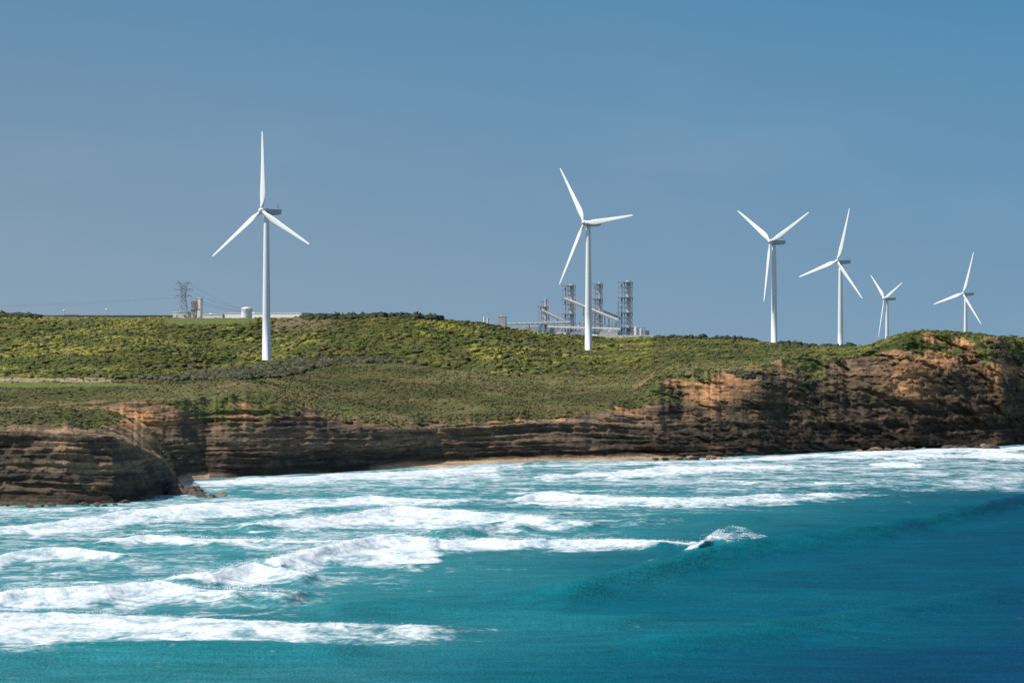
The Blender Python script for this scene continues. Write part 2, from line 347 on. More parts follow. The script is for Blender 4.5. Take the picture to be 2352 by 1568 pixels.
obj("low_heath",clumps("low_heath",np.concatenate([Pm,P3(TP,i2,j2)]),rng.uniform(.25,.62,len(ii)+len(i2)),np.concatenate([cm,heathc(TP['m1'][i2,j2],TP['m4'][i2,j2],len(i2))]),.48,IV1,IF1,.0,.12),ms_,kind="stuff",label="low wind-pruned olive heath on the cliff top",cat="heath")
ii,jj=wpick((S>2.9)*(S<4.1)*inf*(rv>.45)*1.0*(ms<.7)*(PX>420),3600)
i2,j2=wpick((TP['S']>3.0)*(TP['S']<4.0)*(TP['rv']>.4)*1.0,500)
P_=np.concatenate([P3(TM,ii,jj),P3(TP,i2,j2)])
cC=lerp3(np.array((.075,.085,.04)),np.array((.12,.11,.06)),rng.uniform(0,1,len(P_)))
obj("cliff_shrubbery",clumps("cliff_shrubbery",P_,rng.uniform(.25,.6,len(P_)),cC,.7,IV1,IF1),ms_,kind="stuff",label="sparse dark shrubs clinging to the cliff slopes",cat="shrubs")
ii,jj=wpick(((np.abs(S-5.97)<.06)&(((PX>1500)&(PX<1740))|((PX>1785)&(PX<1960))|((PX>700)&(PX<1010))|(PX<90))&inf)*area,700)
obj("skyline_thicket",clumps("skyline_thicket",P3(TM,ii,jj),rng.uniform(.7,1.8,len(ii)),np.tile(np.array((.055,.062,.036)),(len(ii),1)),1.0,lift=.3),ms_,kind="stuff",label="dark wind-bent thicket along the ridge",cat="thicket")
ii,jj=wpick(band*area*clear*(band>.3),2200)
cD=lerp3(np.array((.07,.085,.036)),np.array((.13,.11,.07)),rng.uniform(0,1,len(ii))**1.5)
obj("dark_thicket",clumps("dark_thicket",P3(TM,ii,jj),rng.uniform(.5,1.6,len(ii)),cD,.9),ms_,kind="stuff",label="darker tall thicket crossing the slope below the scrub",cat="thicket")  # foliage's own dark green to brown tones
dz=simple("dead_stems",(.20,.165,.13),.9,.4)
bd=B()
for i in range(3000):
    k=rng.integers(len(ii)); x,d,z=P3(TM,ii[k:k+1],jj[k:k+1])[0]+rng.normal(0,1,3)*np.array((1.2,1.2,0)); h=rng.uniform(1.0,2.7)
    for k in range(2):
        bd.beam((x,d,z-.2),(x+rng.normal(.3,.5),d+rng.normal(0,.5),z+h*rng.uniform(.6,1)),.12,3,.04)
for i in range(350):
    q=rng.uniform(1210,1290); d,z=ground(q,820+rng.uniform(-3,3)); x=W(q,d); bd.beam((x,d,z-.2),(x+rng.normal(.3,.5),d,z+rng.uniform(1,2.4)),.12,3,.03)
obj("dead_brush",bd.mesh("dead_brush"),dz,kind="stuff",label="dark grey leafless brush running along the slope",cat="dead brush")

# ================= SEA =================
c_in=np.arange(-100,2452,2.5); 
sc=np.concatenate([-np.geomspace(9000,110,34),c_in,np.geomspace(2460,11000,34)])
pyr=np.arange(1600,1004,-1.0)
drows=np.concatenate([np.geomspace(70,F*H/(1601-785),14,endpoint=True),F*H/(pyr-785),np.geomspace(1400,40000,24)])
SX=np.broadcast_to(sc,(len(drows),len(sc))); SD=np.broadcast_to(drows[:,None],SX.shape)
SY=785+F*H/SD; WX=(SX-CX)/F*SD
foam=np.zeros(SX.shape); hgt=np.zeros(SX.shape); thin=np.zeros(SX.shape)
crests=[]
gk=np.exp(-np.linspace(-2,2,25)**2); gk/=gk.sum()
def gsm(a): return np.convolve(np.pad(a,(12,12),'edge'),gk,'valid')
edge_b=fbm(WX/7,SD/22,s=291,o=4)-.5; edge_c=fbm(WX/26,SD/60,s=292,o=3)-.5
def zone(top,bot,dens,h,sig=4.5,seed=0,fade=.5,rl=45,rr_=70,sm_=True,fs=2.4):
    global hgt,foam
    tx_,ty_=zip(*top); bx_,by_=zip(*bot); x0,x1=min(tx_),max(tx_)
    jt=3.0 if dens else 0
    yt=np.interp(sc,tx_,ty_); 
    if sm_: yt=gsm(gsm(yt)) if not dens else gsm(yt)
    yt=yt+(fbm(sc/70,sc*0,s=200+seed,o=2)-.5)*jt
    yb=np.interp(sc,bx_,by_)+(fbm(sc/45,sc*0,s=230+seed)-.5)*10
    env=sst(x0-4,x0+rl,sc)*(1-sst(x1-rr_,x1+4,sc))
    if x0<=0: env=np.where(sc<300,1,env)
    if x1>=2352: env=np.where(sc>2000,1,env)
    envh=gsm(gsm(env))*env
    hh=h*envh*(1 if not dens else .78*(.8+.4*fbm(sc/60,sc*0,s=260+seed,o=2)))
    hh=gsm(hh) if sm_ else hh
    dc=F*(H-hh)/(yt-785)
    s=dc[None]-SD
    prof=np.where(s<0,np.exp(-(s/(sig*1.0))**2),np.exp(-(s/(sig*fs))**2))
    hgt=np.maximum(hgt,hh[None]*prof)
    if not dens: return
    ytg=785+F*H/dc
    yb=np.maximum(yb,ytg+3)
    t0=(SY-ytg[None])/(yb-ytg)[None]
    t=t0+(edge_b*.9+edge_c*.9)*sst(.1,.7,t0)
    dn=np.interp(sc,*zip(*dens))*env*1.0
    m=sst(-2.5/np.maximum(yb-ytg,1),.02,t)*(1-fade*.95*sst(.12,.85,t))*(1-sst(.6,1.6,t))
    m=np.maximum(m,1.12*np.exp(-((t0-.05)*np.maximum(yb-ytg,4)[None]/3.5)**2))
    foam=np.maximum(foam,dn[None]*m)
    crests.append((x0,x1,yt,dc,hh,dn))
z=zone
z([(420,1108),(600,1099),(800,1086),(1000,1077),(1200,1069)],[(420,1122),(600,1121),(900,1118),(1200,1108)],[(420,.6),(520,1),(900,.92),(1200,.8)],.3,4,1,.4)
z([(1000,1075),(1400,1067),(1700,1056),(1850,1046),(2080,1036),(2352,1026)],[(1000,1080),(1400,1073),(1700,1066),(1850,1060),(2100,1054),(2352,1042)],[(1000,.6),(1500,.75),(1800,.9),(2352,1)],.3,4,2)
z([(1195,1101),(1260,1091),(1400,1082),(1540,1073),(1700,1074),(1950,1068)],[(1195,1103),(1400,1107),(1550,1103),(1700,1092),(1950,1082)],[(1195,.9),(1540,.97),(1700,.78),(1950,.62)],1.0,4,3)
z([(1640,1056),(1700,1052),(1760,1062)],[(1640,1062),(1760,1068)],[(1640,.9),(1760,.8)],.8,3,4)
z([(1985,1070),(2020,1060),(2080,1064),(2160,1071)],[(1985,1075),(2160,1078)],[(1985,1),(2080,1),(2160,.6)],1.2,3,5,.3,20,50)
z([(2140,1050),(2200,1044),(2270,1036),(2352,1043)],[(2140,1056),(2352,1062)],[(2140,.8),(2270,1),(2352,1)],1.2,3.5,6)
z([(1612,1104),(1660,1104),(1800,1106),(1860,1110)],[(1612,1108),(1700,1118),(1860,1120)],[(1612,.85),(1860,.6)],.8,3,7)
z([(1838,1103),(1880,1107),(1960,1110),(2070,1115)],[(1838,1106),(1900,1118),(2070,1122)],[(1838,.9),(2070,.65)],.8,3,8)
z([(1150,1149),(1220,1135),(1270,1129),(1330,1138),(1450,1141),(1650,1144),(1750,1136),(1850,1131),(1950,1131),(2080,1139)],[(1150,1153),(1250,1165),(1400,1169),(1550,1170),(1650,1175),(1800,1167),(1950,1154),(2080,1145)],[(1150,.93),(1500,.9),(1650,.78),(1850,.72),(2080,.4)],1.2,4.5,9,.55)
z([(1160,1150),(1240,1154),(1400,1155),(1600,1157)],[(1160,1158),(1240,1163),(1400,1167),(1600,1168)],[(1160,.9),(1600,.7)],.7,3,31,.4)
z([(1060,1119),(1150,1104),(1195,1102)],[(1060,1124),(1195,1110)],[(1060,.4),(1195,.6)],.7,4,10)
z([(-100,1215),(0,1209),(130,1199),(240,1183),(300,1170),(400,1162),(550,1151),(700,1146),(850,1140),(1000,1148),(1130,1151)],[(-100,1234),(0,1232),(200,1230),(300,1228),(420,1214),(600,1201),(700,1184),(900,1170),(1130,1162)],[(-100,.93),(300,.93),(700,.9),(900,.92),(1130,.62)],1.0,5,11,.55)
z([(230,1190),(330,1180),(450,1176),(620,1168),(720,1160)],[(230,1200),(450,1190),(720,1172)],[(230,.8),(720,.75)],.8,3,34,.4)
z([(-100,1168),(0,1168),(300,1164),(520,1152)],[(-100,1197),(0,1196),(230,1188),(500,1164)],[(-100,.62),(300,.66),(500,.55)],.2,4,12,.2)
z([(520,1206),(600,1196),(750,1186),(850,1169),(930,1162),(1050,1172),(1200,1180),(1300,1195),(1420,1206)],[(520,1214),(700,1226),(1000,1226),(1200,1224),(1420,1219)],[(520,.92),(1150,.97),(1250,.87),(1420,.5)],1.9,4.5,13,.55)
z([(600,1200),(750,1196),(900,1188),(1050,1192),(1180,1200)],[(600,1212),(900,1218),(1180,1216)],[(600,.75),(900,.88),(1180,.82)],.9,3,32,.5)
z([(203,1251),(250,1233),(350,1222),(450,1232),(600,1236),(760,1240),(900,1242)],[(203,1257),(400,1266),(600,1265),(900,1258)],[(203,1),(600,.88),(900,.5)],1.7,4.5,14,.5,20)
z([(-100,1282),(0,1276),(40,1266),(130,1260),(240,1268),(370,1283)],[(-100,1304),(200,1304),(370,1300)],[(-100,.93),(200,.97),(370,.5)],1.5,4.5,15,.5)
z([(580,1290),(620,1280),(700,1266),(800,1246),(860,1231),(920,1227),(1000,1237),(1060,1240)],[(580,1296),(640,1312),(800,1314),(950,1308),(1060,1284)],[(580,.92),(900,1),(980,.93),(1060,.6)],2.6,5.0,16,.5)
z([(640,1292),(720,1284),(850,1272),(950,1276),(1040,1282)],[(640,1304),(850,1306),(1040,1296)],[(640,.8),(850,.88),(1040,.5)],.9,3,33,.5)
z([(900,1234),(1000,1237),(1200,1236),(1400,1237),(1620,1246)],[(900,1264),(1200,1266),(1400,1265),(1620,1258)],[(900,.97),(1620,.97)],1.5,4.0,17,.42,45,40)
z([(360,1332),(400,1322),(500,1309),(590,1286),(640,1303),(760,1325)],[(360,1340),(500,1358),(620,1357),(760,1339)],[(360,.97),(600,1.0),(700,.78),(760,.55)],2.2,4.5,18,.5)
z([(-100,1362),(0,1356),(100,1346),(250,1341),(370,1328),(430,1345),(560,1352),(740,1360)],[(-100,1398),(0,1398),(300,1397),(500,1395),(740,1388)],[(-100,1.0),(350,.97),(500,.76),(740,.5)],2.1,4.5,19,.5)
z([(-100,1402),(0,1402),(150,1403),(350,1412),(550,1426),(750,1431),(870,1434),(1000,1438),(1230,1444)],[(-100,1494),(0,1492),(200,1488),(400,1486),(650,1488),(800,1484),(1000,1478),(1230,1470)],[(-100,.98),(400,.9),(600,.8),(800,.66),(1000,.56),(1230,.45)],.9,6,20,.3,45,250)
z([(-100,1432),(200,1436),(420,1444),(640,1450),(900,1456)],[(-100,1474),(300,1478),(640,1482),(900,1476)],[(-100,.9),(400,.8),(640,.66),(900,.5)],.6,4,35,.4,45,200)
z([(1560,1268),(1590,1256),(1615,1243),(1637,1232),(1662,1238),(1700,1252),(1770,1258)],[(1560,1271),(1640,1268),(1770,1262)],[(1560,1.2),(1640,1.2),(1662,.6),(1690,.1),(1770,0)],3.6,4.0,21,.2,40,80,True,2.0)
z([(1470,1296),(1500,1284),(1540,1277)],[(1470,1299),(1540,1281)],[(1470,.6),(1540,.5)],.4,3,22,.3)
for k in range(30):
    xs=rng.uniform(-60,1250); ys=rng.uniform(1118,1400); lim=np.interp(ys,[1118,1200,1290,1400],[2000,1250,900,500])
    if xs>lim: continue
    Lh=rng.uniform(140,380); dy=rng.uniform(-8,2)
    z([(xs,ys+3),(xs+Lh*.4,ys-2),(xs+Lh,ys+dy)],[(xs,ys+5),(xs+Lh*.5,ys+7),(xs+Lh,ys+5)],[(xs,.78),(xs+Lh,.4)],.5,2.5,60+k,.4,30,80)
z([(900,1398),(1300,1342),(1480,1297),(1580,1272),(1640,1254),(1800,1228),(2000,1206),(2200,1167),(2352,1132)],[(950,1377),(2352,1133)],None,2.8,13,23,0,450,70,True,1.5)
z([(960,1216),(1080,1206),(1150,1196),(1190,1198),(1270,1214)],[(980,1217),(1250,1215)],None,1.7,5,24)
z([(1380,1200),(1500,1186),(1600,1182),(1840,1186)],[(1400,1200),(1800,1185)],None,1.2,8,25,0,90,120,True,1.8)
z([(330,1226),(420,1216),(560,1226)],[(330,1227),(540,1228)],None,.9,5,26)
z([(1850,1118),(2200,1100),(2352,1090)],[(1900,1118),(2352,1092)],None,.9,8,27,0,150)
z([(-100,1490),(200,1478),(600,1478),(950,1488)],[(-100,1492),(900,1488)],None,1.5,7,28,0,40,200,True,1.8)
z([(650,1390),(900,1376),(1200,1400),(1600,1420)],[(700,1392),(1500,1422)],None,1.3,8,29,0,150,200,True,1.8)
z([(1300,1480),(1700,1440),(2100,1380),(2352,1340)],[(1300,1500),(2352,1340)],None,1.5,10,30,0,250,200,True,1.6)
sw=(fbm(WX/70+SD/110,SD/30,s=301,o=2)-.5)*1.5+(fbm(WX/16,SD/9,s=302,o=2)-.5)*.7
fo=(fbm(WX/2.2,SD/3.0,s=303,o=3)-.5)
inn=(SY>1000)
SZ=hgt+sw*.8*inn+fo*.8*np.clip(foam,0,1)*inn*np.clip(hgt+.35,0,1)
surf=np.interp(SX,[0,600,1200,1700,2352],[1560,1450,1290,1195,1115])
thin=(1-sst(-90,60,SY-surf))*.53
thin=np.maximum(thin,.66*(1-sst(1110,1150,SY)))
thin=np.maximum(thin,.36*np.exp(-((SX-700)/260)**2-((SY-1550)/22)**2))
thin=np.where(SX<450,np.maximum(thin,.63*(1-sst(1185,1300,SY))),thin)
deep=np.clip((SX*.60+(SY-1000)*.85-640)/1250,0,1)
deep=np.clip(deep+(fbm(WX/60,SD/45,s=305)-.5)*.4,0,1)
A_=np.array((.028,.205,.23));B_=np.array((.0,.100,.138));C_=np.array((.0,.050,.108))
wc_=np.where((deep<.5)[...,None],lerp3(A_,B_,np.clip(deep/.5,0,1)),lerp3(B_,C_,np.clip((deep-.5)/.45,0,1)))
me=grid_mesh("sea",np.stack([WX,SD,SZ],-1)); addf(me,"foam",foam); addf(me,"thin",np.clip(thin,0,1)); addc(me,"Col",wc_); addf(me,"crest",np.clip(hgt/2,0,1)*(1-sst(.5,.8,deep)))
mw,nt,out=newmat("sea_water"); g=N(nt,"ShaderNodeNewGeometry"); pos=g.outputs['Position']
af=N(nt,"ShaderNodeAttribute",attribute_name="foam").outputs['Fac']; at=N(nt,"ShaderNodeAttribute",attribute_name="thin").outputs['Fac']; ac=N(nt,"ShaderNodeAttribute",attribute_name="Col").outputs['Color']; acr=N(nt,"ShaderNodeAttribute",attribute_name="crest").outputs['Fac']
nf=noise(nt,pos,1,7,.62,(.13,.11,.4),.6); nf2=noise(nt,pos,1,6,.65,(.55,.30,.8),.5); nf3=noise(nt,pos,1,3,.5,(.03,.03,.1))
nn=math_(nt,'ADD',math_(nt,'MULTIPLY',nf,.6),math_(nt,'MULTIPLY',nf2,.4))
v=math_(nt,'ADD',af,math_(nt,'MULTIPLY',math_(nt,'SUBTRACT',nn,.5),2.4))
fm=mapr(nt,v,.28,.98,0,1,True)
v2=math_(nt,'ADD',math_(nt,'ADD',at,math_(nt,'MULTIPLY',math_(nt,'SUBTRACT',nf3,.5),1.0)),math_(nt,'MULTIPLY',math_(nt,'SUBTRACT',nn,.5),2.4))
ftn=math_(nt,'MULTIPLY',mapr(nt,v2,.38,1.05,0,1,True),.75)
foamf=math_(nt,'MAXIMUM',fm,ftn)
wat=mixc(nt,math_(nt,'MULTIPLY',math_(nt,'MAXIMUM',af,at),.7,clamp=True),ac,(.065,.26,.28))
wat=mixc(nt,math_(nt,'MULTIPLY',acr,.4),wat,(.0,.18,.19))
nb1=noise(nt,pos,1,5,.6,(.08,.25,1)); nb2=noise(nt,pos,1,4,.6,(.6,1.3,1)); nb3=noise(nt,pos,1,3,.6,(2.2,.7,1)); nb4=noise(nt,pos,1,4,.5,(.012,.05,1))
wv=mapr(nt,math_(nt,'ADD',math_(nt,'ADD',math_(nt,'ADD',math_(nt,'MULTIPLY',nb1,.3),math_(nt,'MULTIPLY',nb2,.25)),math_(nt,'MULTIPLY',nb3,.25)),math_(nt,'MULTIPLY',nb4,.2)),.36,.64,.58,1.42)
vm=N(nt,"ShaderNodeVectorMath",operation='SCALE'); nt.links.new(wat,vm.inputs[0]); nt.links.new(wv,vm.inputs['Scale'])
bw_=N(nt,"ShaderNodeBump"); bw_.inputs['Strength'].default_value=.8; bw_.inputs['Distance'].default_value=.9; nt.links.new(math_(nt,'ADD',math_(nt,'ADD',nb1,math_(nt,'MULTIPLY',nb2,.5)),math_(nt,'MULTIPLY',nb3,.35)),bw_.inputs['Height'])
bf=N(nt,"ShaderNodeBump"); bf.inputs['Strength'].default_value=.7; bf.inputs['Distance'].default_value=1.4; nt.links.new(nn,bf.inputs['Height'])
dw=N(nt,"ShaderNodeBsdfDiffuse"); nt.links.new(vm.outputs[0],dw.inputs[0]); nt.links.new(bw_.outputs[0],dw.inputs['Normal'])
gl=N(nt,"ShaderNodeBsdfGlossy"); gl.inputs['Roughness'].default_value=.2; nt.links.new(bw_.outputs[0],gl.inputs['Normal'])
fre=N(nt,"ShaderNodeFresnel"); fre.inputs[0].default_value=1.33; nt.links.new(bw_.outputs[0],fre.inputs['Normal'])
mw1=N(nt,"ShaderNodeMixShader"); nt.links.new(math_(nt,'MULTIPLY',fre.outputs[0],.22),mw1.inputs[0]); nt.links.new(dw.outputs[0],mw1.inputs[1]); nt.links.new(gl.outputs[0],mw1.inputs[2])
df=N(nt,"ShaderNodeBsdfDiffuse"); nt.links.new(mixc(nt,mapr(nt,nn,.36,.58,0,1),(.46,.58,.63),(.79,.81,.82)),df.inputs[0]); nt.links.new(bf.outputs[0],df.inputs['Normal'])  # bluish foam shade painted into the low noise values
mx=N(nt,"ShaderNodeMixShader"); nt.links.new(foamf,mx.inputs[0]); nt.links.new(mw1.outputs[0],mx.inputs[1]); nt.links.new(df.outputs[0],mx.inputs[2]); nt.links.new(mx.outputs[0],out.inputs[0])
obj("sea",me,mw,kind="structure",label="turquoise ocean with rows of white breaking surf",cat="sea")
# spray
sp=[];rs=[]
n=110000; t=rng.beta(1.0,1.2,n); x=1606+t*188; top=np.interp(x,[1600,1625,1650,1680,1720,1760,1794],[14,32,50,58,50,34,12])
y=1260-rng.beta(1,1.25,n)*top+4; dd_=637+rng.normal(0,2.0,n)
kp=rng.uniform(0,1,n)<(.05+.8*sst(.34,.74,fbm((x+ (1268-y)*1.8)/34,(y+x*.12)/9,s=350,o=3)))*np.interp(x,[1600,1640,1700,1794],[.7,.45,.36,.2]); x=x[kp];y=y[kp];dd_=dd_[kp]
sp.append(np.stack([(x-CX)/F*dd_,dd_,H-(y-785)*dd_/F],-1)); rs.append(rng.uniform(.012,.036,len(x)))
for (x0,x1,yt,dc,hh,dn) in crests:
    if hh.max()<.5 or np.max(dn)<=.01: continue
    m=int((min(x1,2400)-max(x0,-50))*6); x=rng.uniform(max(x0,-50),min(x1,2400),m)
    pr=np.interp(x,sc,dn)*np.interp(x,sc,hh)*(.3+1.4*fbm(x/25,x*0,s=360))>rng.uniform(.3,1.8,m); x=x[pr]
    d=np.interp(x,sc,dc); zz=np.interp(x,sc,hh)*.92+rng.exponential(.16,len(x))*np.interp(x,sc,hh)
    sp.append(np.stack([(x-CX)/F*d,d+rng.normal(0,1,len(x)),zz],-1)); rs.append(rng.uniform(.015,.045,len(x)))
P=np.concatenate(sp); n=len(P); r=np.concatenate(rs)[:,None]
nrm=np.array((-.45,-.55,.7))+rng.normal(0,.25,(n,3)); nrm/=np.linalg.norm(nrm,axis=1,keepdims=True)
ua=np.cross(nrm,np.array((0,0,1.))); ua/=np.linalg.norm(ua,axis=1,keepdims=True); va=np.cross(nrm,ua)
V=np.stack([P-ua*r-va*r,P+ua*r-va*r,P+ua*r+va*r,P-ua*r+va*r],1)
Fc=(np.arange(n)*4)[:,None]+np.arange(4)[None]
obj("sea_spray",raw_mesh("sea_spray",V,Fc,4,False),simple("spray_droplets",(.88,.9,.92),.8,.03),kind="stuff",label="fine white spray blown off the breaking crests",cat="spray")

# ================= BOULDERS =================
rockm=simple("boulder_rock",(.11,.085,.065),.95,.55,.5,bump=.8)
rocko=simple("boulder_orange_rock",(.34,.21,.12),.95,.4,.5,bump=.8)
bmesh_=[]
for k in range(5):
    V=IV*(1+(fbm(IV[:,0]*1.4+k*9,IV[:,1]*1.4,IV[:,2]*1.4,s=400+k)-.5)[:,None]*1.3)*np.array((1.3,1.0,.75))
    V=np.round(V*2.4)/2.4*.5+V*.5
    bmesh_.append([raw_mesh("boulder",V,IF,3,False) for _ in range(2)]); bmesh_[-1][0].materials.append(rockm); bmesh_[-1][1].materials.append(rocko)
def boulder(px,py,size,o=0):
    d=F*H/(py-785); m=bmesh_[int(rng.integers(5))][o]
    b=bpy.data.objects.new("boulder",m); link(b); b.location=(W(px,d),d,size*.15); b.rotation_euler=(rng.uniform(-.2,.2),rng.uniform(-.2,.2),rng.uniform(0,6.28)); b.scale=(size*rng.uniform(.9,1.6),size*rng.uniform(.8,1.3),size*rng.uniform(.6,1.1))
    b["label"]="weathered orange sandstone boulder at the foot of the cliff" if o else "dark wet rock at the water's edge"; b["category"]="boulder"; b["group"]="boulders fallen along the shore"
for i in range(44): q=392+88*rng.beta(1,1.5); boulder(q,np.interp(q,[392,475],[1131,1142])+rng.uniform(-6,4),rng.uniform(.8,2.4)*np.interp(q,[395,480],[1.5,.6]))
for i in range(12): boulder(rng.uniform(465,520),rng.uniform(1138,1145),rng.uniform(.5,.9),1)
for i in range(16): boulder(rng.uniform(1255,1330),rng.uniform(1055,1061),rng.uniform(.6,1.5),1)
for i in range(26): q=rng.uniform(1380,1660); boulder(q,np.interp(q,[1380,1660],[1058,1051])+rng.uniform(-2,3),rng.uniform(.6,1.5),int(rng.uniform()<.5))
for i in range(20): q=rng.uniform(1930,2300); boulder(q,np.interp(q,[1930,2300],[1038,1026])+rng.uniform(-1,3),rng.uniform(.9,2.0),int(rng.uniform()<.3))
for i in range(22): q=rng.uniform(-30,390); boulder(q,np.interp(q,[0,260,390],[1162,1161,1135])+rng.uniform(-2,2),rng.uniform(.4,1.1))

# ================= WIND TURBINES =================
white=simple("turbine_white_paint",(.84,.85,.85),.35,.04,.15)
grey=simple("nacelle_shade_grey",(.45,.50,.53),.4,.08,.4)  # nacelle's shaded look painted in as a greyer white
dark=simple("dark_steel",(.12,.13,.14),.5,.2)
def blade_mesh():
    b=B(); R=[(1.0,1.7,1.7,0),(2.5,1.75,1.7,0),(4.5,2.4,1.3,14),(7,3.3,.9,12),(9.5,3.4,.7,10),(14,2.95,.52,7),(20,2.4,.4,5),(27,1.9,.28,3),(34,1.4,.18,1),(39,.95,.11,0),(40.6,.6,.07,0),(41,.25,.04,0)]
    n=14
    for r,c,t,tw in R:
        a0=math.radians(tw+4)
        for i in range(n):
            a=2*math.pi*i/n; u=math.cos(a)*.5; vv=math.sin(a)*.5*(1 if c-t<.1 else (.75+.5*u))
            xx=(u-(.0 if c-t<.1 else -.18))*c; yy=vv*t
            b.V.append((xx*math.cos(a0)-yy*math.sin(a0),xx*math.sin(a0)+yy*math.cos(a0)-(r/41)**2*.6,r))
    for j in range(len(R)-1):
        for i in range(n): b.F.append((j*n+i,j*n+(i+1)%n,(j+1)*n+(i+1)%n,(j+1)*n+i))
    b.F.append(tuple(range(n))[::-1]); b.F.append(tuple((len(R)-1)*n+i for i in range(n)))
    return b.mesh("blade",True)
blm=blade_mesh()
bn=B(); secs=[(-1.7,1.0,-1.1,1.1),(-1.3,1.45,-1.55,1.5),(0,1.65,-1.75,1.7),(4,1.7,-1.8,1.75),(8,1.55,-1.45,1.7),(9.5,1.3,-1.0,1.6),(9.9,.9,-.5,1.3)]
n=20
for y,w_,zl,zh in secs:
    for i in range(n):
        a=2*math.pi*i/n; ca,sa=math.cos(a),math.sin(a); cx=math.copysign(abs(ca)**.45,ca); sz=math.copysign(abs(sa)**.45,sa)
        bn.V.append((cx*w_,y,(zh if sz>0 else -zl)*sz))
for j in range(len(secs)-1):
    for i in range(n): bn.F.append((j*n+i,(j+1)*n+i,(j+1)*n+(i+1)%n,j*n+(i+1)%n))
bn.F.append(tuple(range(n))); bn.F.append(tuple((len(secs)-1)*n+i for i in range(n))[::-1])
nacm=bn.mesh("nacelle",True)
bh=B(); bh.lathe([(1.35,-.2),(1.6,.5),(1.65,1.5),(1.45,2.4),(1.0,3.1),(.45,3.5),(.05,3.6)],20); hubm=bh.mesh("rotor_hub",True); hubm.transform(Matrix.Rotation(math.radians(90),4,'X')); hubm.transform(Matrix.Translation((0,1.6,0)))
ba=B(); ba.beam((-.5,8.3,1.6),(-.5,8.3,3.4),.07,5); ba.beam((.5,8.3,1.6),(.5,8.3,3.0),.07,5); ba.beam((-.9,8.3,3.0),(.9,8.3,3.0),.06,5); ba.box(-.8,-.2,8.1,8.5,3.35,3.6)
anm=ba.mesh("weather_mast")
labs=["tall white wind turbine standing in dense coastal scrub","white three-bladed wind turbine on a green rise beside the plant","white wind turbine behind the cliff-top scrub","white wind turbine beyond the ridge with one blade raised","small distant white wind turbine behind the ridge","distant white wind turbine behind the highest cliff"]
TB=[(612,604,487,4.5,-4,46),(1351.5,1345,514,3.83,-34.7,45),(1778,1772,557,3.39,-57.3,47),(1930.5,1926,602,3.05,14,45),(2037.5,2034,687,2.22,-53,62),(2218,2215,676,2.41,16,47)]
for k,(tx_,hx,hy_,s,th,yaw) in enumerate(TB):
    d=F/s; x=W(tx_,d); zg=zat(tx_,d)-.3; hz_=H-(hy_-785)/s-zg
    e=obj("wind_turbine",None,label=labs[k],cat="wind turbine",group="wind turbines of the coastal wind farm",loc=(x,d,zg))
    al=math.atan((tx_-CX)/F); e.rotation_euler=(0,0,-(math.radians(yaw)+al))
    bt=B(); th_=hz_-1.6; bt.lathe([(2.5,0),(2.5,.4),(2.15,.42),(2.0,th_*.3),(1.75,th_*.6),(1.4,th_*.93),(1.35,th_)],28); me_=bt.mesh("tower")
    me_.polygons.foreach_set("use_smooth",np.array([len(p_.vertices)==4 for p_ in me_.polygons],dtype=bool)); obj("tower",me_,white,e)
    nac=obj("nacelle",nacm,grey,e,loc=(0,0,hz_)); an=obj("weather_mast",anm,dark,nac)
    hb=(0,-3.4,hz_+.25); h=obj("rotor_hub",hubm,white,e); Rx=Matrix.Rotation(math.radians(-5),4,'X'); h.matrix_basis=Matrix.Translation(hb)@Rx
    for i in range(3):
        bl=obj("blade",blm,white,e); bl.matrix_basis=Matrix.Translation(hb)@Rx@Matrix.Rotation(math.radians(th+120*i),4,'Y')

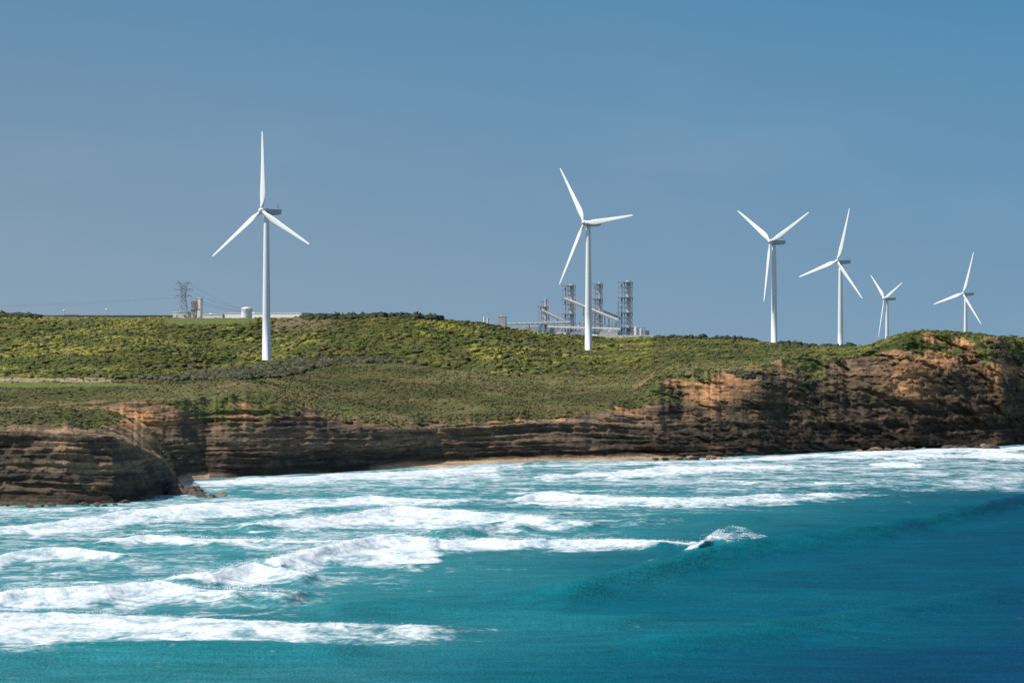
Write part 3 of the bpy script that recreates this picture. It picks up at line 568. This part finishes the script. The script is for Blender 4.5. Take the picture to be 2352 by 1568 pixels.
# ================= LEFT RIDGE STRUCTURES =================
DL=1900.
def zy(py,d): return H-(py-785)*d/F
pale=simple("pale_cladding",(.66,.64,.60),.7,.12,.3); whitec=simple("white_roof_sheet",(.82,.81,.79),.5,.06,.3); tan=simple("tan_cladding",(.62,.54,.46),.8,.15,.3)
steel=simple("galvanised_steel",(.46,.48,.50),.5,.2,.5); darkb=simple("dark_wall",(.34,.32,.29),.8,.3); glass=simple("dark_window_glass",(.20,.22,.25),.2,.2)
pyst=simple("pylon_steel",(.36,.38,.40),.6,.2)
blue=simple("hazed_blue_grey_steel",(.33,.40,.50),.6,.25,.3)  # steel colour lightened to stand in for distance haze
def pylon(px,d,top,label):
    x=W(px,d); zg=zat(px,d); h=zy(top,d)-zg; r=.105
    e=obj("transmission_pylon",None,label=label,cat="pylon",loc=(x,d,zg)); e.rotation_euler=(0,0,.35)
    b=B()
    lv=[0,.2,.38,.52,.64,.74,.84,.92,1]; wd=[4.0,3.1,2.3,1.7,1.4,1.6,1.9,2.2,2.5]
    for i in range(len(lv)-1):
        a=wd[i];c=wd[i+1];z0=lv[i]*h*.9;z1=lv[i+1]*h*.9
        A=[(-a,-a*.7,z0),(a,-a*.7,z0),(a,a*.7,z0),(-a,a*.7,z0)];Cc=[(-c,-c*.7,z1),(c,-c*.7,z1),(c,c*.7,z1),(-c,c*.7,z1)]
        for j in range(4):
            b.beam(A[j],Cc[j],r*1.3); b.beam(A[j],Cc[(j+1)%4],r*.8); b.beam(A[(j+1)%4],Cc[j],r*.8); b.beam(Cc[j],Cc[(j+1)%4],r*.8)
    obj("lattice_mast",b.mesh("lattice_mast"),pyst,e)
    for zz,L in((.58,5.4),(.74,6.4),(.9,5.2)):
        c=B()
        c.beam((-L,0,zz*h+.8),(L,0,zz*h+.8),r)
        for s in(-1,1):
            for yy in(-1,1): c.beam((s*1.2,yy*1.0,zz*h),(s*L,0,zz*h+.8),r); c.beam((s*1.2,yy*1.0,zz*h+1.5),(s*L,0,zz*h+.8),r)
            c.beam((s*L,0,zz*h+.8),(s*L,0,zz*h-.7),r)
        obj("crossarm",c.mesh("crossarm"),pyst,e)
    c=B(); c.beam((-2.2,0,h*.9),(2.2,0,h*.9),r)
    for s in(-1,1): 
        c.beam((s*2.2,0,h*.9),(s*3.9,0,h*1.0),r); c.beam((s*.8,0,h*.9),(s*3.9,0,h),r)
    obj("earth_wire_peak",c.mesh("earth_wire_peak"),pyst,e)
    return x,zg,h
pxx,pzg,ph_=pylon(421,DL,645,"grey lattice transmission pylon on the grassy ridge")
cabm=simple("cable_aluminium",(.2,.21,.22),.6,.1)
def cable(a,b,sag,lab):
    c=B(); P0=Vector(a);P1=Vector(b);L=None
    for i in range(21):
        t=i/20; q=P0.lerp(P1,t); q.z-=4*sag*t*(1-t)
        if L is not None: c.beam(L,q,.055,4)
        L=q
    obj("power_line",c.mesh("power_line"),cabm,label=lab,cat="power line",group="cables strung from the pylon")
for s in(-1,1):
    ax=pxx+s*5.0; az=pzg+.58*ph_-.4
    cable((ax,DL+s*2,az),(W(-420,2150),2150+s*6,zy(708+s*2,2150)),2.5,"thin dark power cable sagging over the ridge")
    for k,zz in enumerate((.58,.9)): cable((ax,DL+s*2,pzg+zz*ph_-.4),(W(560,2300),2300+s*5,zy(716-k*4,2300)),1.5,"thin dark power cable dropping toward the plant")
def bld(name,px0,px1,ytop,d,dep,mat,lab,cat,win=True,roofmat=None,yaw=0):
    x0,x1=W(px0,d),W(px1,d); xc=(x0+x1)/2; hw=(x1-x0)/2/math.cos(yaw); zg=min(zat(px0,d),zat(px1,d),zat((px0+px1)/2,d))-1.0; h=zy(ytop,d)-zg
    e=obj(name,None,label=lab,cat=cat,loc=(xc,d,zg)); e.rotation_euler=(0,0,yaw)
    b=B(); b.box(-hw,hw,0,dep,0,h-.35)
    obj("wall",b.mesh("wall"),mat,e)
    b=B(); b.box(-hw-.25,hw+.25,-.25,dep+.25,h-.35,h); b.box(-hw*.5,-hw*.3,dep*.4,dep*.6,h,h+.5); obj("roof",b.mesh("roof"),roofmat or whitec,e)
    if win:
        nn=max(2,int(hw*2/5)); 
        for i in range(min(nn,24)):
            cx=-hw+(i+.5)*2*hw/nn; b=B(); b.box(cx-.7,cx+.7,-.03,0,h*.45,h*.45+min(1.2,h*.3)); obj("window",b.mesh("window"),glass,e)
        b=B(); b.box(hw*.7-.6,hw*.7+.6,-.04,0,0.2,min(3.0,h*.8)); obj("door",b.mesh("door"),darkb,e)
    return e,hw,h
bld("industrial_building",449.5,460.5,685,DL,3,pale,"tall narrow pale concrete building beside the pylon","building",yaw=-.5)
bld("industrial_building",438,449,692,DL+1,3,tan,"pale tan blockwork building with stepped roof beside the pylon","building",yaw=-.5)
bld("equipment_shed",396,434,717,DL+4,6,pale,"low grey equipment shed at the pylon foot","shed",yaw=-.4)
bld("long_low_building",512,695,719.5,DL-45,10,whitec,"very long low white-roofed building on the ridge","building",roofmat=whitec,win=False,yaw=-.45)
bld("long_low_wall_building",62,395,724.5,DL-10,5,darkb,"long brown flat-roofed building along the ridge","building",win=False,roofmat=simple("brown_roof",(.36,.32,.27),.8,.2))
bld("equipment_shed",464,512,722,DL-8,6,pale,"low pale shed beside the long building","shed",win=False,yaw=-.4)
for q,t in((147,712),(245,709)):
    x=W(q,DL); zg=zat(q,DL); hh_=zy(t,DL)-zg; e=obj("vent_post",None,label="small pale vent post above the ridge",cat="vent",loc=(x,DL,zg)); b=B(); b.lathe([(.35,0),(.3,hh_*.8)],10); obj("post",b.mesh("post"),pale,e); b=B(); b.lathe([(.6,hh_*.8),(.7,hh_*.9),(.1,hh_)],10); obj("cap",b.mesh("cap"),whitec,e)
dt=DL-75
x=W(566.5,dt); zg=zat(566,dt)-.5; hh_=zy(706,dt)-zg; R=3.4
e=obj("storage_tank",None,label="round white storage tank with domed roof on the ridge",cat="tank",loc=(x,dt,zg))
b=B(); b.lathe([(R,0),(R,hh_-1.4)],28); obj("shell",b.mesh("shell"),whitec,e)
b=B(); b.lathe([(R+.1,hh_-1.4),(R*.9,hh_-.7),(R*.6,hh_-.2),(R*.2,hh_),(.05,hh_+.05)],28); obj("domed_roof",b.mesh("domed_roof",True),whitec,e)
b=B()
for i in range(16):
    a=2*math.pi*i/16; p0=(math.cos(a)*(R+.5),math.sin(a)*(R+.5)); a2=a+2*math.pi/16; p1=(math.cos(a2)*(R+.5),math.sin(a2)*(R+.5))
    b.beam((*p0,hh_-2.2),(*p0,hh_-1.2),.07); b.beam((*p0,hh_-1.2),(*p1,hh_-1.2),.07); b.beam((*p0,hh_-2.2),(*p1,hh_-2.2),.1)
obj("railing",b.mesh("railing"),steel,e)

# ================= SMELTER PLANT =================
DP=2600.
stackm=simple("stack_concrete",(.56,.50,.45),.8,.15,.2)
def ptower(pxa,pxb,top,bot,lab,nlev=9):
    x0,x1=W(pxa,DP),W(pxb,DP); xc=(x0+x1)/2; w=(x1-x0)/2; zg=min(zy(bot,DP),zat((pxa+pxb)/2,DP))-2; h=zy(top,DP)-zg
    e=obj("process_tower",None,label=lab,cat="industrial tower",group="lattice towers of the smelter plant",loc=(xc,DP,zg))
    b=B(); r=.19
    for (sx,sy) in((-1,-1),(1,-1),(1,1),(-1,1),(-.1,-1),(-.1,1)): b.beam((sx*w,sy*w,0),(sx*w,sy*w,h),r*1.2)
    for i in range(nlev):
        z0=h*i/nlev;z1=h*(i+1)/nlev
        for sy in(-1,1):
            b.beam((-w,sy*w,z1),(w,sy*w,z1),r); 
            b.beam((-w,sy*w,z0),(-w*.1,sy*w,z1),r*.8); b.beam((w,sy*w,z0),(-w*.1,sy*w,z1),r*.8); b.beam((-w*.1,sy*w,z0),(w,sy*w,z1),r*.6)
        for sx in(-1,1): b.beam((sx*w,-w,z1),(sx*w,w,z1),r); b.beam((sx*w,-w,z0),(sx*w,w,z1),r*.7)
    obj("steel_frame",b.mesh("steel_frame"),blue,e)
    b=B(); b.lathe([(w*.3,0),(w*.3,h+.5),(w*.36,h+.5),(w*.36,h+1.6)],16,(w*.5,0)); obj("stack",b.mesh("stack"),stackm,e)
    b=B(); b.lathe([(w*.12,h*.1),(w*.12,h*.93),(w*.08,h*.97)],14,(-w*.5,0)); obj("duct",b.mesh("duct"),blue,e)
    for i in range(3,nlev+1,3):
        b=B(); z0=h*i/nlev; b.box(-w-.7,w+.7,-w-.7,w+.7,z0-.15,z0+.1); 
        for sx in(-1,1):
            b.beam((sx*(w+.6),-w-.6,z0+1.2),(sx*(w+.6),w+.6,z0+1.2),.08)
        b.beam((-w-.6,-w-.6,z0+1.2),(w+.6,-w-.6,z0+1.2),.08)
        obj("platform",b.mesh("platform"),steel,e)
ptower(1291,1321,657,775,"tall blue-grey lattice tower carrying a concrete stack and conveyor",12)
ptower(1361,1384,653,775,"tall slim lattice tower with a tan stack",12)
ptower(1420,1452,649,775,"tallest lattice tower with a tan concrete stack",12)
ptower(1237,1259,692,775,"short blue-grey lattice tower with crowded platforms",7)
def conveyor(p0,p1,lab,wd=3.0,off=0,mat=None):
    a=Vector((W(p0[0],DP+off),DP+off,zy(p0[1],DP))); c=Vector((W(p1[0],DP+off),DP+off,zy(p1[1],DP)))
    e=obj("conveyor_gallery",None,label=lab,cat="conveyor",group="inclined conveyors between the plant towers",loc=a); L=c-a
    b=B(); b.beam((0,0,0),L,wd*.42,4); obj("enclosure",b.mesh("enclosure"),mat or whitec,e)
    b=B(); n=12
    for i in range(n+1):
        q=L*(i/n); b.beam(q+Vector((0,-wd*.6,-wd*.6)),q+Vector((0,-wd*.6,wd*.6)),.12)
        if i<n:
            q2=L*((i+1)/n); b.beam(q+Vector((0,-wd*.6,-wd*.6)),q2+Vector((0,-wd*.6,wd*.6)),.10)
    b.beam((0,-wd*.6,wd*.6),L+Vector((0,-wd*.6,wd*.6)),.14); b.beam((0,-wd*.6,-wd*.6),L+Vector((0,-wd*.6,-wd*.6)),.14)
    obj("truss",b.mesh("truss"),steel,e)
    for t in(.35,.75):
        q=L*t; zb_=zy(776,DP)-a.z
        if q.z-zb_>3:
            b=B(); b.beam(q,(q.x-1,q.y,zb_),.25); b.beam(q,(q.x+1.5,q.y,zb_),.25); b.beam((q.x-1,q.y,zb_+1),(q.x+1.5,q.y,zb_+1),.2); obj("support_leg",b.mesh("support_leg"),steel,e)
conveyor((1297,687),(1420,737),"long pale inclined conveyor rising to the lattice tower",3.0,-12)
conveyor((1384,716),(1425,732),"short inclined conveyor beside the tan tower",2.4,5)
conveyor((1243,713),(1293,737),"pale inclined conveyor from the short tower",2.5,-10)
conveyor((1165,745),(1310,741),"horizontal conveyor gallery on steel trestles",1.9,-12,steel)
conveyor((1258,752),(1425,757),"low horizontal conveyor gallery on steel trestles",2.2,-14,pale)
for (a,c,y0,y1,lb) in((1240,1440,741,776,"dense steel pipe rack packed with ducts"),(1175,1245,752,776,"low open steel trestle under the conveyor"),(1440,1482,752,776,"low steel pipe rack beside the tallest tower")):
    x0,x1=W(a,DP-6),W(c,DP-6); z1=zy(y0,DP);z0=zy(y1,DP)-2
    e=obj("pipe_rack",None,label=lb,cat="pipe rack",loc=((x0+x1)/2,DP-6,z0)); w=(x1-x0)/2;h=z1-z0; b=B(); n=max(3,int(w*2/3.2))
    for i in range(n+1):
        xx=-w+i*2*w/n
        for yy in(0,5): b.beam((xx,yy,0),(xx,yy,h*rng.uniform(.55,1.15)),.18)
        b.beam((xx,0,h*.5),(xx,5,h*.5),.12)
        if i<n and i%2: b.beam((xx,0,h*.1),(xx+2*w/n,0,h*.6),.12)
    obj("steel_frame",b.mesh("steel_frame"),blue,e)
    b=B()
    for f_ in(.2,.3,.42,.5,.6,.68,.78,.92): b.beam((-w*rng.uniform(.6,1),rng.uniform(0,4),h*f_),(w*rng.uniform(.6,1),rng.uniform(0,4),h*f_),rng.uniform(.18,.42),8)
    obj("pipes",b.mesh("pipes"),steel,e)
def silo(q0,q1,top,lab,mat=whitec,d=DP-10):
    x=W((q0+q1)/2,d); R=(q1-q0)/2*d/F; zg=zat((q0+q1)/2,d)-3; h=zy(top,d)-zg
    e=obj("silo",None,label=lab,cat="silo",loc=(x,d,zg)); b=B(); b.lathe([(R,0),(R,h-R*.6)],20); obj("shell",b.mesh("shell"),mat,e); b=B(); b.lathe([(R*1.03,h-R*.6),(R*.5,h-.3),(.1,h)],20); obj("cone_roof",b.mesh("cone_roof"),steel,e)
silo(1110,1115,727,"slim pale silo beside a pipe loop"); silo(1118,1123,730,"slim pale silo beside a pipe loop")
silo(1345,1356,752,"squat pale silo between the lattice towers"); silo(1457,1466,750,"pale silo beside the tallest tower"); silo(1468,1477,754,"pale silo beside the tallest tower"); silo(1325,1334,748,"dark silo between the lattice towers",blue)
silo(1262,1272,752,"dark blue silo below the inclined conveyor",blue); silo(1395,1408,757,"squat pale silo between the lattice towers")
bld("plant_building",1144,1161,727,DP,5,steel,"small grey block building beside the conveyor","building",yaw=-.2)
bld("plant_building",1440,1484,760,DP+15,8,pale,"pale plant building under the tallest tower","building",yaw=-.4)
bld("plant_building",1270,1300,762,DP-16,8,pale,"low pale plant building under the lattice tower","building",yaw=-.4)
bld("plant_building",1310,1345,764,DP-18,8,blue,"low blue-grey plant building between lattice towers","building",yaw=-.4)
bld("plant_building",1375,1418,762,DP-18,8,steel,"low grey plant building between lattice towers","building",yaw=-.4)
bld("plant_building",1205,1236,751,DP+10,8,simple("green_cladding",(.3,.33,.28),.8,.2),"low green clad shed under the conveyor","building",yaw=-.4)
bld("perimeter_wall_building",1290,1520,770.5,DP-90,6,whitec,"long low white-roofed building in front of the plant","building",win=False,yaw=-.35)

# ================= WORLD / SUN / CAMERA =================
def lin(c): return tuple(((v/255)/12.92 if v/255<.04045 else ((v/255+.055)/1.055)**2.4) for v in c)
sd=Vector((-.62,-.13,.76)).normalized(); el=math.asin(sd.z); az=math.atan2(sd.x,sd.y)
wld=bpy.data.worlds.new("World"); scene.world=wld; wld.use_nodes=True; nt=wld.node_tree; nt.nodes.clear(); out=N(nt,"ShaderNodeOutputWorld")
sk=N(nt,"ShaderNodeTexSky",sky_type='NISHITA'); sk.sun_disc=False; sk.sun_elevation=el; sk.sun_rotation=az%(2*math.pi); sk.altitude=50
b1=N(nt,"ShaderNodeBackground"); nt.links.new(sk.outputs[0],b1.inputs[0]); b1.inputs[1].default_value=.12
tc=N(nt,"ShaderNodeTexCoord"); sx=N(nt,"ShaderNodeSeparateXYZ"); nt.links.new(tc.outputs['Generated'],sx.inputs[0])
fx=mapr(nt,sx.outputs['X'],-.18,.19,0,1); fz=mapr(nt,sx.outputs['Z'],0.0,.12,0,1)
lowc=mixc(nt,fx,lin((141,163,182)),lin((122,156,183))); topc=mixc(nt,fx,lin((99,140,173)),lin((80,138,178)))
cc=mixc(nt,fz,lowc,topc)
cn=noise(nt,tc.outputs['Generated'],9,5,.55,(1,1,2.6)); cc=mixc(nt,math_(nt,'MULTIPLY',mapr(nt,cn,.5,.8,0,.2,True),math_(nt,'SUBTRACT',1,fz)),cc,lin((172,188,203)))
b2=N(nt,"ShaderNodeBackground"); nt.links.new(cc,b2.inputs[0]); b2.inputs[1].default_value=1
m=N(nt,"ShaderNodeMixShader"); nt.links.new(mapr(nt,sx.outputs['Z'],.14,.45,0,1,True),m.inputs[0]); nt.links.new(b2.outputs[0],m.inputs[1]); nt.links.new(b1.outputs[0],m.inputs[2]); nt.links.new(m.outputs[0],out.inputs[0])
L=bpy.data.lights.new("sun","SUN"); L.energy=4.6; L.angle=math.radians(.53); L.color=(1,.955,.89); lo_=bpy.data.objects.new("sun",L); link(lo_); lo_.rotation_euler=sd.to_track_quat('Z','Y').to_euler()
cam=bpy.data.cameras.new("camera"); co=bpy.data.objects.new("camera",cam); link(co); co.location=(0,0,H); co.rotation_euler=(math.radians(90),0,0); cam.sensor_width=36; cam.lens=36*F/2352; cam.clip_start=1; cam.clip_end=80000; scene.camera=co
scene.view_settings.view_transform='Standard'; scene.view_settings.look='None'; scene.view_settings.exposure=0
